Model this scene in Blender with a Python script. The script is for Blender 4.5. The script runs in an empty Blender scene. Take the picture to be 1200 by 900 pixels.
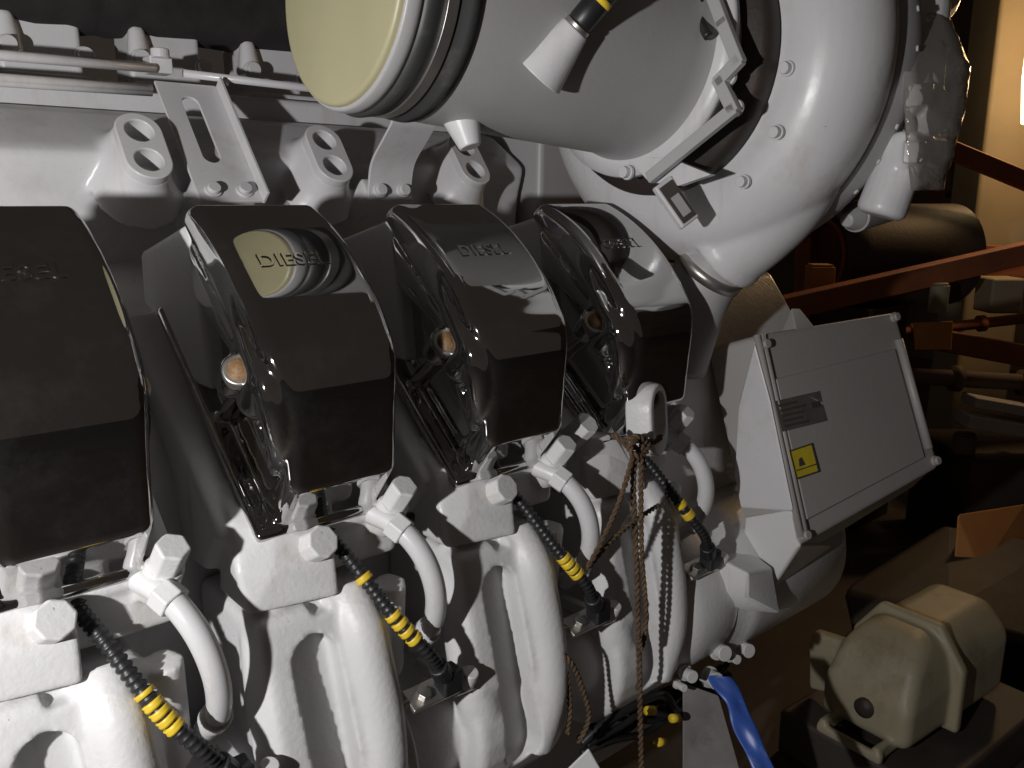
import bpy, bmesh, math, random
from mathutils import Vector, Matrix
from math import radians, sin, cos, pi
random.seed(7)
SC = bpy.context.scene
COL = SC.collection

# ------------------------------------------------------------------ camera
CAM = Vector((-0.3214, -0.8680, 1.6))
FPX = 970.0
YAW, PITCH = radians(49), radians(12.5)
cam_d = bpy.data.cameras.new('camera'); cam = bpy.data.objects.new('camera', cam_d); COL.objects.link(cam)
cam_d.sensor_width = 36; cam_d.lens = FPX / 1200 * 36; cam_d.clip_start = 0.02; cam_d.clip_end = 100
vH = Vector((cos(YAW), sin(YAW), 0)); vR = Vector((sin(YAW), -cos(YAW), 0)); vZ = Vector((0, 0, 1))
vF = vH * cos(PITCH) - vZ * sin(PITCH); vU = vZ * cos(PITCH) + vH * sin(PITCH)
M3 = Matrix((vR, vU, -vF)).transposed()
cam.matrix_world = Matrix.Translation(CAM) @ M3.to_4x4()
SC.camera = cam

def ray(px, py): return vF + vR * ((px - 600) / FPX) + vU * ((450 - py) / FPX)
def onD(px, py, D): return CAM + ray(px, py) * D
def onX(px, py, X): k = ray(px, py); return CAM + k * ((X - CAM.x) / k.x)
def onY(px, py, Y): k = ray(px, py); return CAM + k * ((Y - CAM.y) / k.y)
def onZ(px, py, Z): k = ray(px, py); return CAM + k * ((Z - CAM.z) / k.z)

# ------------------------------------------------------------------ world and light
W = bpy.data.worlds.new('World'); SC.world = W; W.use_nodes = True
bgn = W.node_tree.nodes['Background']; bgn.inputs[0].default_value = (1.0, 0.80, 0.66, 1); bgn.inputs[1].default_value = 0.027
def point_light(name, loc, power, radius, col):
    l = bpy.data.lights.new(name, 'POINT'); l.energy = power; l.shadow_soft_size = radius; l.color = col
    o = bpy.data.objects.new(name, l); COL.objects.link(o); o.location = loc; return o
point_light('hand_torch_light', (-0.80, -0.60, 1.56), 47, 0.016, (1.0, 0.985, 0.975))
SC.view_settings.view_transform = 'Standard'; SC.view_settings.look = 'None'
SC.view_settings.exposure = 0; SC.view_settings.gamma = 1
SC.render.engine = 'CYCLES'

# ------------------------------------------------------------------ materials
def mat(name, col, rough=0.5, metal=0.0, var=0.08, vscale=6.0, bump=0.0, bscale=120.0, dirt=None, dirt_amt=0.0, dscale=9.0, spec=0.5, emit=None, coat=0.0, rvar=0.0, streak=0.0, mvar=0.0):
    m = bpy.data.materials.new(name); m.use_nodes = True
    nt = m.node_tree; N = nt.nodes; L = nt.links; b = N['Principled BSDF']
    b.inputs['Roughness'].default_value = rough; b.inputs['Metallic'].default_value = metal
    b.inputs['Specular IOR Level'].default_value = spec; b.inputs['Coat Weight'].default_value = coat
    tc = N.new('ShaderNodeTexCoord')
    nz = N.new('ShaderNodeTexNoise'); nz.inputs['Scale'].default_value = vscale; nz.inputs['Detail'].default_value = 6
    L.new(tc.outputs['Object'], nz.inputs['Vector'])
    rp = N.new('ShaderNodeValToRGB'); L.new(nz.outputs['Fac'], rp.inputs['Fac'])
    rp.color_ramp.elements[0].position = .3; rp.color_ramp.elements[1].position = .7
    rp.color_ramp.elements[0].color = tuple(c * (1 - var) for c in col) + (1,)
    rp.color_ramp.elements[1].color = tuple(min(1, c * (1 + var)) for c in col) + (1,)
    out = rp.outputs['Color']
    if dirt:
        n2 = N.new('ShaderNodeTexNoise'); n2.inputs['Scale'].default_value = dscale; n2.inputs['Detail'].default_value = 9; n2.inputs['Roughness'].default_value = .72
        L.new(tc.outputs['Object'], n2.inputs['Vector'])
        r2 = N.new('ShaderNodeValToRGB'); r2.color_ramp.elements[0].position = .56; r2.color_ramp.elements[1].position = .78
        r2.color_ramp.elements[0].color = (0, 0, 0, 1); r2.color_ramp.elements[1].color = (dirt_amt,) * 3 + (1,)
        L.new(n2.outputs['Fac'], r2.inputs['Fac'])
        mx = N.new('ShaderNodeMix'); mx.data_type = 'RGBA'
        L.new(r2.outputs['Color'], mx.inputs['Factor']); L.new(out, mx.inputs['A']); mx.inputs['B'].default_value = dirt + (1,)
        out = mx.outputs['Result']
    if streak:
        mp = N.new('ShaderNodeMapping'); mp.inputs['Scale'].default_value = (26, 26, 2.2); L.new(tc.outputs['Object'], mp.inputs['Vector'])
        n5 = N.new('ShaderNodeTexNoise'); n5.inputs['Scale'].default_value = 1.0; n5.inputs['Detail'].default_value = 7; n5.inputs['Roughness'].default_value = .65
        L.new(mp.outputs['Vector'], n5.inputs['Vector'])
        r5 = N.new('ShaderNodeValToRGB'); r5.color_ramp.elements[0].position = .57; r5.color_ramp.elements[1].position = .80
        r5.color_ramp.elements[0].color = (0, 0, 0, 1); r5.color_ramp.elements[1].color = (streak,) * 3 + (1,); L.new(n5.outputs['Fac'], r5.inputs['Fac'])
        m5 = N.new('ShaderNodeMix'); m5.data_type = 'RGBA'; L.new(r5.outputs['Color'], m5.inputs['Factor']); L.new(out, m5.inputs['A']); m5.inputs['B'].default_value = (.30, .22, .12, 1)
        n6 = N.new('ShaderNodeTexNoise'); n6.inputs['Scale'].default_value = 95; n6.inputs['Detail'].default_value = 2; L.new(tc.outputs['Object'], n6.inputs['Vector'])
        r6 = N.new('ShaderNodeValToRGB'); r6.color_ramp.elements[0].position = .78; r6.color_ramp.elements[1].position = .80
        r6.color_ramp.elements[0].color = (0, 0, 0, 1); r6.color_ramp.elements[1].color = (.55, .55, .55, 1); L.new(n6.outputs['Fac'], r6.inputs['Fac'])
        m6 = N.new('ShaderNodeMix'); m6.data_type = 'RGBA'; L.new(r6.outputs['Color'], m6.inputs['Factor']); L.new(m5.outputs['Result'], m6.inputs['A']); m6.inputs['B'].default_value = (.16, .12, .09, 1)
        out = m6.outputs['Result']
    L.new(out, b.inputs['Base Color'])
    if mvar:
        n7 = N.new('ShaderNodeTexNoise'); n7.inputs['Scale'].default_value = 9; n7.inputs['Detail'].default_value = 9; n7.inputs['Roughness'].default_value = .75; L.new(tc.outputs['Object'], n7.inputs['Vector'])
        r7 = N.new('ShaderNodeMapRange'); r7.inputs['From Min'].default_value = .48; r7.inputs['From Max'].default_value = .75; r7.inputs['To Min'].default_value = metal; r7.inputs['To Max'].default_value = metal - mvar
        L.new(n7.outputs['Fac'], r7.inputs['Value']); L.new(r7.outputs['Result'], b.inputs['Metallic'])
    if rvar:
        n4 = N.new('ShaderNodeTexNoise'); n4.inputs['Scale'].default_value = 14; n4.inputs['Detail'].default_value = 8
        L.new(tc.outputs['Object'], n4.inputs['Vector'])
        mr = N.new('ShaderNodeMapRange'); mr.inputs['From Min'].default_value = .35; mr.inputs['From Max'].default_value = .7
        mr.inputs['To Min'].default_value = max(.01, rough - rvar); mr.inputs['To Max'].default_value = rough + rvar
        L.new(n4.outputs['Fac'], mr.inputs['Value']); L.new(mr.outputs['Result'], b.inputs['Roughness'])
    if bump:
        n3 = N.new('ShaderNodeTexNoise'); n3.inputs['Scale'].default_value = bscale; n3.inputs['Detail'].default_value = 4
        L.new(tc.outputs['Object'], n3.inputs['Vector'])
        bp = N.new('ShaderNodeBump'); bp.inputs['Strength'].default_value = bump; bp.inputs['Distance'].default_value = .002
        L.new(n3.outputs['Fac'], bp.inputs['Height']); L.new(bp.outputs['Normal'], b.inputs['Normal'])
    if emit:
        b.inputs['Emission Color'].default_value = emit[0] + (1,); b.inputs['Emission Strength'].default_value = emit[1]
    return m

PAINT = mat('off_white_engine_paint', (.605, .60, .61), .34, var=.035, vscale=9, bump=.10, bscale=90, dirt=(.30, .25, .20), dirt_amt=.36, dscale=7, rvar=.10, streak=.35)
CAST = mat('white_painted_casting', (.63, .625, .63), .42, var=.04, vscale=10, bump=.28, bscale=170, dirt=(.33, .27, .21), dirt_amt=.42, dscale=10, rvar=.10, streak=.45)
GREYP = mat('light_grey_paint', (.40, .39, .395), .42, var=.04, vscale=6, bump=.10, bscale=140, dirt=(.25, .22, .19), dirt_amt=.25)
BOXP = mat('control_box_paint', (.36, .345, .335), .46, var=.03, vscale=5, bump=.12, bscale=160, dirt=(.27, .24, .21), dirt_amt=.3)
CHROME = mat('dark_chrome', (.54, .535, .53), .038, metal=.992, var=.05, vscale=5, bump=.015, bscale=20, dirt=(.20, .17, .14), dirt_amt=.35, dscale=6, rvar=.024, mvar=.020)
STEEL = mat('dull_steel', (.50, .48, .45), .38, metal=.9, var=.12, vscale=40, bump=.15, dirt=(.16, .12, .09), dirt_amt=.6, dscale=40)
RUST = mat('rusty_bolt_face', (.20, .11, .05), .75, var=.45, vscale=90, bump=.6, bscale=220, dirt=(.34, .27, .18), dirt_amt=.9, dscale=60)
RUBBER = mat('black_rubber', (.018, .018, .020), .42, var=.2, bump=.1, dirt=(.10, .09, .08), dirt_amt=.3, dscale=30)
SLEEVE = mat('worn_rubber_sleeve', (.05, .05, .05), .5, var=.2, bump=.1, dirt=(.3, .29, .28), dirt_amt=.35, dscale=12)
FOAM = mat('black_foam_lagging', (.020, .017, .017), .95, var=.3, vscale=30, bump=.5, bscale=160)
YELLOW = mat('yellow_tape', (.72, .50, .035), .42, var=.12, vscale=60, dirt=(.25, .18, .05), dirt_amt=.5, dscale=60)
CAPM = mat('yellow_green_plastic_cap', (.40, .37, .225), .42, var=.10, vscale=5, dirt=(.44, .50, .30), dirt_amt=.6, dscale=4, bump=.05)
ROPE = mat('brown_hemp_rope', (.10, .062, .034), .95, var=.35, vscale=60, bump=.6, bscale=240)
CREAM = mat('cream_painted_casting', (.33, .295, .20), .5, var=.08, vscale=8, bump=.25, dirt=(.16, .12, .07), dirt_amt=.85, dscale=7, streak=.7)
BLUE = mat('blue_plastic', (.035, .09, .36), .38, var=.25, vscale=30, dirt=(.30, .36, .62), dirt_amt=.6, dscale=24)
ORANGE = mat('red_oxide_steel', (.24, .075, .03), .7, var=.2, vscale=6, bump=.2, dirt=(.10, .05, .03), dirt_amt=.8, dscale=8)
ORBOX = mat('orange_cardboard', (.46, .20, .06), .8, var=.12, vscale=8, dirt=(.25, .10, .04), dirt_amt=.5)
DARK = mat('dark_grimy_steel', (.030, .022, .018), .6, var=.3, vscale=7, bump=.3, dirt=(.10, .07, .05), dirt_amt=.8, dscale=6)
DECK = mat('grimy_deck_plate', (.050, .040, .034), .6, var=.25, vscale=4, bump=.3, bscale=60, dirt=(.02, .016, .013), dirt_amt=.9, dscale=5)
WALLM = mat('brown_bulkhead', (.10, .07, .05), .8, var=.25, vscale=2, dirt=(.04, .03, .02), dirt_amt=.8, dscale=3)
PALE = mat('pale_column_paint', (.24, .20, .135), .7, var=.12, vscale=4, dirt=(.22, .17, .10), dirt_amt=.7, dscale=4)
PLATE = mat('grey_data_plate', (.11, .095, .09), .5, var=.15, vscale=40)
SIDEP = mat('shadow_mottled_grey_plate', (.20, .185, .18), .6, var=.3, vscale=14, bump=.2, dirt=(.06, .05, .045), dirt_amt=.9, dscale=16)  # dark mottling puts the plate's patchy shadows into its colour
INK = mat('dark_print', (.06, .05, .045), .6, var=.1)
STICK = mat('yellow_sticker', (.60, .47, .03), .5, var=.08, vscale=40)
LAMPM = mat('lit_lamp_glass', (.9, .8, .6), .5, emit=((1.0, .72, .36), 9.0))
def film_mat():
    m = bpy.data.materials.new('clear_plastic_film'); m.use_nodes = True
    nt = m.node_tree; N = nt.nodes; L = nt.links; N.remove(N['Principled BSDF'])
    tr = N.new('ShaderNodeBsdfTransparent'); tr.inputs[0].default_value = (.93, .92, .90, 1)
    gl = N.new('ShaderNodeBsdfGlossy'); gl.inputs['Roughness'].default_value = .12; gl.inputs[0].default_value = (.9, .88, .85, 1)
    df = N.new('ShaderNodeBsdfDiffuse'); df.inputs[0].default_value = (.62, .59, .56, 1)
    fr = N.new('ShaderNodeFresnel'); fr.inputs[0].default_value = 1.45
    nz = N.new('ShaderNodeTexNoise'); nz.inputs['Scale'].default_value = 18; nz.inputs['Detail'].default_value = 3
    tc = N.new('ShaderNodeTexCoord'); L.new(tc.outputs['Object'], nz.inputs['Vector'])
    bp = N.new('ShaderNodeBump'); bp.inputs['Strength'].default_value = .8; bp.inputs['Distance'].default_value = .02
    L.new(nz.outputs['Fac'], bp.inputs['Height']); L.new(bp.outputs['Normal'], gl.inputs['Normal']); L.new(bp.outputs['Normal'], fr.inputs['Normal'])
    m1 = N.new('ShaderNodeMixShader'); m1.inputs[0].default_value = .30; L.new(tr.outputs[0], m1.inputs[1]); L.new(df.outputs[0], m1.inputs[2])
    m2 = N.new('ShaderNodeMixShader'); L.new(fr.outputs[0], m2.inputs[0]); L.new(m1.outputs[0], m2.inputs[1]); L.new(gl.outputs[0], m2.inputs[2])
    L.new(m2.outputs[0], N['Material Output'].inputs[0]); return m
FILM = film_mat()

# ------------------------------------------------------------------ helpers
def link(name, me, m, parent=None, smooth=True, bevel=0, seg=3, loc=None):
    if smooth:
        for p in me.polygons: p.use_smooth = True
    o = bpy.data.objects.new(name, me); COL.objects.link(o)
    if m and not me.materials: me.materials.append(m)
    if parent: o.parent = parent
    if loc: o.location = loc
    if bevel:
        b = o.modifiers.new('bevel', 'BEVEL'); b.width = bevel; b.segments = seg; b.limit_method = 'ANGLE'; b.angle_limit = radians(35); b.harden_normals = True
    return o
def from_bm(name, bm, m, parent=None, **k):
    bmesh.ops.recalc_face_normals(bm, faces=bm.faces[:])
    me = bpy.data.meshes.new(name); bm.to_mesh(me); bm.free()
    return link(name, me, m, parent, **k)
def tag(o, label=None, cat=None, group=None, kind=None):
    if label: o['label'] = label
    if cat: o['category'] = cat
    if group: o['group'] = group
    if kind: o['kind'] = kind
    return o
def empty(name, loc, label, cat, group=None):
    o = bpy.data.objects.new(name, None); COL.objects.link(o); o.location = loc; o.empty_display_size = .05
    return tag(o, label, cat, group)
def basis(axis, hint=None):
    a = Vector(axis).normalized()
    h = Vector(hint) if hint else (Vector((0, 0, 1)) if abs(a.z) < .9 else Vector((1, 0, 0)))
    b = (h - a * h.dot(a)).normalized(); return a, b, a.cross(b)
def add_box(bm, c, size, ex=(1, 0, 0), ey=(0, 1, 0), ez=(0, 0, 1)):
    c = Vector(c); ex, ey, ez = Vector(ex), Vector(ey), Vector(ez); v = []
    for i in (-1, 1):
        for j in (-1, 1):
            for k in (-1, 1): v.append(bm.verts.new(c + ex * (i * size[0] / 2) + ey * (j * size[1] / 2) + ez * (k * size[2] / 2)))
    for f in ((0, 1, 3, 2), (4, 6, 7, 5), (0, 4, 5, 1), (2, 3, 7, 6), (0, 2, 6, 4), (1, 5, 7, 3)): bm.faces.new([v[i] for i in f])
def add_cyl(bm, p0, p1, r0, r1=None, n=24, hint=None, cap=True):
    p0, p1 = Vector(p0), Vector(p1); r1 = r0 if r1 is None else r1
    a, b, c = basis(p1 - p0, hint); R = []
    for p, r in ((p0, r0), (p1, r1)): R.append([bm.verts.new(p + (b * cos(2 * pi * i / n) + c * sin(2 * pi * i / n)) * r) for i in range(n)])
    for i in range(n): bm.faces.new((R[0][i], R[0][(i + 1) % n], R[1][(i + 1) % n], R[1][i]))
    if cap: bm.faces.new(R[0]); bm.faces.new(R[1])
def spline(pts, n=8):
    P = [Vector(p) for p in pts]; out = []
    for i in range(len(P) - 1):
        p0 = P[max(i - 1, 0)]; p1 = P[i]; p2 = P[i + 1]; p3 = P[min(i + 2, len(P) - 1)]
        for j in range(n):
            t = j / n
            out.append(.5 * ((2 * p1) + (p2 - p0) * t + (2 * p0 - 5 * p1 + 4 * p2 - p3) * t * t + (3 * p1 - p0 - 3 * p2 + p3) * t ** 3))
    out.append(P[-1]); return out
def add_tube(bm, path, r, n=16, cap=True, sx=1.0):
    P = [Vector(p) for p in path]; up = None; rings = []
    for i, p in enumerate(P):
        t = (P[min(i + 1, len(P) - 1)] - P[max(i - 1, 0)]).normalized()
        if up is None: _, up, _ = basis(t)
        up = (up - t * up.dot(t)).normalized(); s = t.cross(up)
        rr = r[i] if isinstance(r, (list, tuple)) else (r(i) if callable(r) else r)
        rings.append([bm.verts.new(p + (up * cos(2 * pi * k / n) + s * sin(2 * pi * k / n) * sx) * rr) for k in range(n)])
    for a, b in zip(rings, rings[1:]):
        for k in range(n): bm.faces.new((a[k], a[(k + 1) % n], b[(k + 1) % n], b[k]))
    if cap: bm.faces.new(rings[0]); bm.faces.new(rings[-1])
def add_lathe(bm, prof, org, axis=(1, 0, 0), n=64, a0=0, a1=2 * pi, close=True):
    """prof: (distance along axis, radius)"""
    a, b, c = basis(axis); org = Vector(org); rings = []
    full = abs(a1 - a0 - 2 * pi) < 1e-6; m = n if full else n + 1
    for x, r in prof: rings.append([bm.verts.new(org + a * x + (b * cos(a0 + (a1 - a0) * i / n) + c * sin(a0 + (a1 - a0) * i / n)) * r) for i in range(m)])
    for p, q in zip(rings, rings[1:]):
        for i in range(n): bm.faces.new((p[i], p[(i + 1) % m], q[(i + 1) % m], q[i]))
    if close and full:
        bm.faces.new(rings[0]); bm.faces.new(rings[-1])
def add_prism(bm, poly, x0, x1, f=None):
    """poly of (a,b) extruded along X; f maps (x,a,b)->Vector"""
    f = f or (lambda x, a, b: Vector((x, a, b)))
    A = [bm.verts.new(f(x0, *p)) for p in poly]; B = [bm.verts.new(f(x1, *p)) for p in poly]; n = len(poly)
    bm.faces.new(A); bm.faces.new(B[::-1])
    for i in range(n): bm.faces.new((A[i], B[i], B[(i + 1) % n], A[(i + 1) % n]))
def add_hull(bm, pts):
    vs = [bm.verts.new(Vector(p)) for p in pts]
    r = bmesh.ops.convex_hull(bm, input=vs)
    bmesh.ops.delete(bm, geom=[g for g in r['geom_interior'] if isinstance(g, bmesh.types.BMVert)], context='VERTS')
def bevel_bm(bm, w, seg=3, ang=30, clamp=True):
    bmesh.ops.recalc_face_normals(bm, faces=bm.faces[:])
    es = [e for e in bm.edges if len(e.link_faces) == 2 and e.calc_face_angle(0) > radians(ang)]
    bmesh.ops.bevel(bm, geom=es, offset=w, segments=seg, affect='EDGES', profile=.5, clamp_overlap=clamp)
def join_bm(parts):
    bm = bmesh.new()
    for p in parts:
        me = bpy.data.meshes.new('tmp'); p.to_mesh(me); p.free(); bm.from_mesh(me); bpy.data.meshes.remove(me)
    return bm
def fused(name, bm, voxel, smooth_it=8, cut=None, fac=.5):
    """union of overlapping closed shells as one smooth casting"""
    bmesh.ops.recalc_face_normals(bm, faces=bm.faces[:])
    me = bpy.data.meshes.new(name + '_tmp'); bm.to_mesh(me); bm.free()
    o = bpy.data.objects.new('tmp', me); COL.objects.link(o)
    r = o.modifiers.new('r', 'REMESH'); r.mode = 'VOXEL'; r.voxel_size = voxel; r.adaptivity = 0
    co = None
    if cut is not None:
        bmesh.ops.recalc_face_normals(cut, faces=cut.faces[:])
        cm = bpy.data.meshes.new('cut'); cut.to_mesh(cm); cut.free(); co = bpy.data.objects.new('cut', cm); COL.objects.link(co)
        b = o.modifiers.new('b', 'BOOLEAN'); b.object = co; b.operation = 'DIFFERENCE'; b.solver = 'EXACT'
        r2 = o.modifiers.new('r2', 'REMESH'); r2.mode = 'VOXEL'; r2.voxel_size = voxel
    s = o.modifiers.new('s', 'SMOOTH'); s.iterations = smooth_it; s.factor = fac
    dg = bpy.context.evaluated_depsgraph_get(); dg.update()
    res = bpy.data.meshes.new_from_object(o.evaluated_get(dg)); res.name = name
    bpy.data.objects.remove(o); bpy.data.meshes.remove(me)
    if co: bpy.data.objects.remove(co)
    for p in res.polygons: p.use_smooth = True
    return res
def cutmesh(name, bm, cut, m, parent, bevel=0, seg=2):
    """exact boolean difference, applied"""
    bmesh.ops.recalc_face_normals(bm, faces=bm.faces[:]); bmesh.ops.recalc_face_normals(cut, faces=cut.faces[:])
    me = bpy.data.meshes.new('t'); bm.to_mesh(me); bm.free(); cm = bpy.data.meshes.new('c'); cut.to_mesh(cm); cut.free()
    o = bpy.data.objects.new('t', me); c = bpy.data.objects.new('c', cm); COL.objects.link(o); COL.objects.link(c)
    b = o.modifiers.new('b', 'BOOLEAN'); b.object = c; b.operation = 'DIFFERENCE'; b.solver = 'EXACT'
    dg = bpy.context.evaluated_depsgraph_get(); dg.update()
    res = bpy.data.meshes.new_from_object(o.evaluated_get(dg)); res.name = name
    bpy.data.objects.remove(o); bpy.data.objects.remove(c)
    return link(name, res, m, parent, bevel=bevel, seg=seg)
def capsule(bm, cen, half, r, ext, ax, nrm, n=14):
    """stadium prism: long axis ax, thickness ext along nrm"""
    ax = Vector(ax).normalized(); nrm = Vector(nrm).normalized(); s = nrm.cross(ax); cen = Vector(cen); ring = []
    for i in range(n + 1): t = -pi / 2 + pi * i / n; ring.append(ax * (half + r * cos(t)) + s * (r * sin(t)))
    for i in range(n + 1): t = pi / 2 + pi * i / n; ring.append(ax * (-half + r * cos(t)) + s * (r * sin(t)))
    A = [bm.verts.new(cen + p + nrm * ext[0]) for p in ring]; B = [bm.verts.new(cen + p + nrm * ext[1]) for p in ring]; k = len(ring)
    bm.faces.new(A); bm.faces.new(B[::-1])
    for i in range(k): bm.faces.new((A[i], B[i], B[(i + 1) % k], A[(i + 1) % k]))
def loft_capsule(bm, cen, half, rings, ax, nrm, n=14):
    ax = Vector(ax).normalized(); nrm = Vector(nrm).normalized(); s = nrm.cross(ax); cen = Vector(cen); RR = []
    for h, r in rings:
        q = [ax * (half + r * cos(-pi / 2 + pi * i / n)) + s * (r * sin(-pi / 2 + pi * i / n)) for i in range(n + 1)] + [ax * (-half + r * cos(pi / 2 + pi * i / n)) + s * (r * sin(pi / 2 + pi * i / n)) for i in range(n + 1)]
        RR.append([bm.verts.new(cen + p + nrm * h) for p in q])
    k = len(RR[0]); bm.faces.new(RR[0]); bm.faces.new(RR[-1][::-1])
    for A, B in zip(RR, RR[1:]):
        for i in range(k): bm.faces.new((A[i], B[i], B[(i + 1) % k], A[(i + 1) % k]))
def hexbolt(name, p, axis, r, h, parent, m=PAINT, n=6, washer=True, flat=.88):
    a, b, c = basis(axis); p = Vector(p); bm = bmesh.new()
    if washer: add_cyl(bm, p - a * .002, p + a * .0035, r * 1.28, n=24)
    add_cyl(bm, p + a * .0035, p + a * h, r, n=n)
    return from_bm(name, bm, m, parent, smooth=(n > 8), bevel=r * .12, seg=2)
def copy_tree(o, parent, dx):
    c = o.copy(); COL.objects.link(c); inv = o.matrix_parent_inverse.copy(); c.parent = parent; c.matrix_parent_inverse = inv
    if parent is o.parent: c.location = o.location + Vector((dx, 0, 0))
    for ch in o.children: copy_tree(ch, c, 0)
    return c

# ------------------------------------------------------------------ setting
FLOORZ = 0.42
bm = bmesh.new(); add_box(bm, (3, 1, FLOORZ - .05), (14, 14, .1)); tag(from_bm('deck_floor', bm, DECK, smooth=False), kind='structure')
bm = bmesh.new(); add_box(bm, (6.2, 1, 2.2), (.1, 14, 4.4)); tag(from_bm('bulkhead_wall', bm, WALLM, smooth=False), kind='structure')

ENG = empty('marine_engine', (0.25, 0.1, FLOORZ), 'white painted marine diesel engine with a row of dark chrome rocker covers', 'engine')
ENG_INV = Matrix.Translation(-Vector(ENG.location))
def eng(o): o.parent = ENG; o.matrix_parent_inverse = ENG_INV; return o

PITCHX = 0.25
CYL = (-1, 0, 1, 2)
UY, UZ = -.755, -.656; VY, VZ = -.656, .755      # bank frame: u runs outward-down, v along the cylinder
def bank(x, u, v): return Vector((x, u * UY + v * VY, 1.6 + u * UZ + v * VZ))
VAX = Vector((0, VY, VZ)); UAX = Vector((0, UY, UZ))

# ------------------------------------------------------------------ engine block and heads
bm = bmesh.new()
add_prism(bm, [(.02, 1.30), (.02, .60), (.80, .60), (.80, 1.42), (.30, 1.52), (.16, 1.47)], -.75, .82)
eng(from_bm('engine_block', bm, CAST, smooth=False, bevel=.01))
bm = bmesh.new(); add_box(bm, (.05, .40, (FLOORZ + .62) / 2), (1.5, .5, .62 - FLOORZ)); eng(from_bm('engine_bed', bm, DARK, smooth=False, bevel=.01))

# rocker cover (one casting, copied)
WX = .142
bb = lambda x, a, b: bank(x, a, b)
OUT = [(q, .008 - (q - .105) ** 2 / .62) for q in (-.014, .005, .025, .045, .065, .085, .105, .125, .145, .165)] + [(.185, -.0030), (.203, -.0075), (.219, -.0155), (.232, -.0265), (.244, -.0400), (.262, -.0635), (.280, -.0875), (.298, -.1115)]
parts = []
OUT = [(q.x, q.y) for q in spline([Vector((a_, b_, 0)) for a_, b_ in OUT], 3)]
def inset(u_): t = min(1, max(0, (u_ - .175) / .10)); return -.001 + .018 * t * t * (3 - 2 * t)
shell = lambda x, a_, b_: bank(inset(a_) if x < .5 else WX + .006 - .35 * inset(a_), a_, b_)
p = bmesh.new(); add_prism(p, OUT + [(.2995, -.150), (.300, -.186), (.262, -.186), (.258, -.115), (.232, -.078), (.205, -.055), (.16, -.044), (-.02, -.046)], 0, 1, shell); bevel_bm(p, .014, 7, 50, False); parts.append(p)
p = bmesh.new(); add_prism(p, [(-.01, -.03), (.20, -.03), (.25, -.05), (.290, -.115), (.290, -.186), (-.01, -.186)], .021, WX - .021, bb); bevel_bm(p, .012, 4, 25); parts.append(p)
p = bmesh.new(); add_prism(p, [(-.02, -.174), (.305, -.174), (.305, -.190), (-.02, -.190)], -.004, WX + .004, bb); bevel_bm(p, .005, 2, 25); parts.append(p)
for sx, xe in ((1, 0.0), (-1, WX)):   # triangular gusset between the hood side and the bolt
    p = bmesh.new(); add_hull(p, [bank(xe + sx * e, u_, v_) for e in (-.004, .03) for u_, v_ in ((.015, -.042), (.060, -.082), (.172, -.058), (.165, -.040))]); bevel_bm(p, .003, 2, 30); parts.append(p)
for sx, xe in ((1, 0.0), (-1, WX)):
    p = bmesh.new(); add_cyl(p, bank(xe + sx * .010, .206, -.085), bank(xe + sx * .010, .206, -.034), .0215, .0190, n=32); bevel_bm(p, .006, 3, 40); parts.append(p)
    p = bmesh.new(); add_tube(p, spline([bank(xe + sx * .010, .120, -.028), bank(xe + sx * .008, .175, -.034), bank(xe + sx * .010, .216, -.044), bank(xe + sx * .016, .248, -.080), bank(xe + sx * .022, .262, -.120)], 6), [.010 + .0075 * sin(pi * i / 24) for i in range(25)], n=16); parts.append(p)
    p = bmesh.new(); add_cyl(p, bank(xe - sx * .001, .174, -.092), bank(xe - sx * .001, .174, -.058), .0180, n=32); bevel_bm(p, .003, 2, 40); parts.append(p)
    p = bmesh.new(); add_tube(p, [bank(xe + sx * .008, .184, -.065), bank(xe + sx * .014, .165, -.115), bank(xe + sx * .016, .150, -.175)], .0085, n=12); parts.append(p)
    p = bmesh.new(); add_tube(p, [bank(xe + sx * .006, .186, -.068), bank(xe + sx * .010, .230, -.095), bank(xe + sx * .018, .268, -.120)], .0075, n=12); parts.append(p)
cov_me = fused('rocker_cover', join_bm(parts), .0022, 16)
cover0 = eng(link('rocker_cover', cov_me, CHROME))
tag(cover0, 'dark mirror-bright chrome rocker cover with embossed lettering')
for sg, xe in ((-1, -.004), (1, WX + .004)):
    ba = Vector((sg * .35, -.78, .52)).normalized(); c = bank(xe, .181, -.058)
    bm = bmesh.new(); add_cyl(bm, c - ba * .012, c + ba * .006, .0165, n=28); cbolt = from_bm('cover_bolt', bm, STEEL, cover0, bevel=.0025, seg=3)
    bm = bmesh.new(); add_cyl(bm, c + ba * .0058, c + ba * .0068, .0118, n=28); tag(from_bm('cover_bolt_face', bm, RUST, cover0), 'rusty orange face of the bolt in the side of the cover')
tc = bpy.data.curves.new('txt', 'FONT'); tc.body = 'DIESEL'; tc.size = .0235; tc.offset = .0004; tc.extrude = .0014; tc.align_x = 'CENTER'; tc.space_character = 1.12; tc.bevel_depth = .0004
to = bpy.data.objects.new('txt', tc); COL.objects.link(to)
dg = bpy.context.evaluated_depsgraph_get(); dg.update(); tm = bpy.data.meshes.new_from_object(to.evaluated_get(dg)); bpy.data.objects.remove(to)
Rt = Matrix((Vector((1, 0, 0)), -UAX, VAX)).transposed().to_4x4()
tm.transform(Matrix.Translation(bank(WX / 2 - .002, .106, .0074)) @ Rt); tm.materials.clear()
link('lettering', tm, CHROME, cover0, smooth=False)

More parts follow.
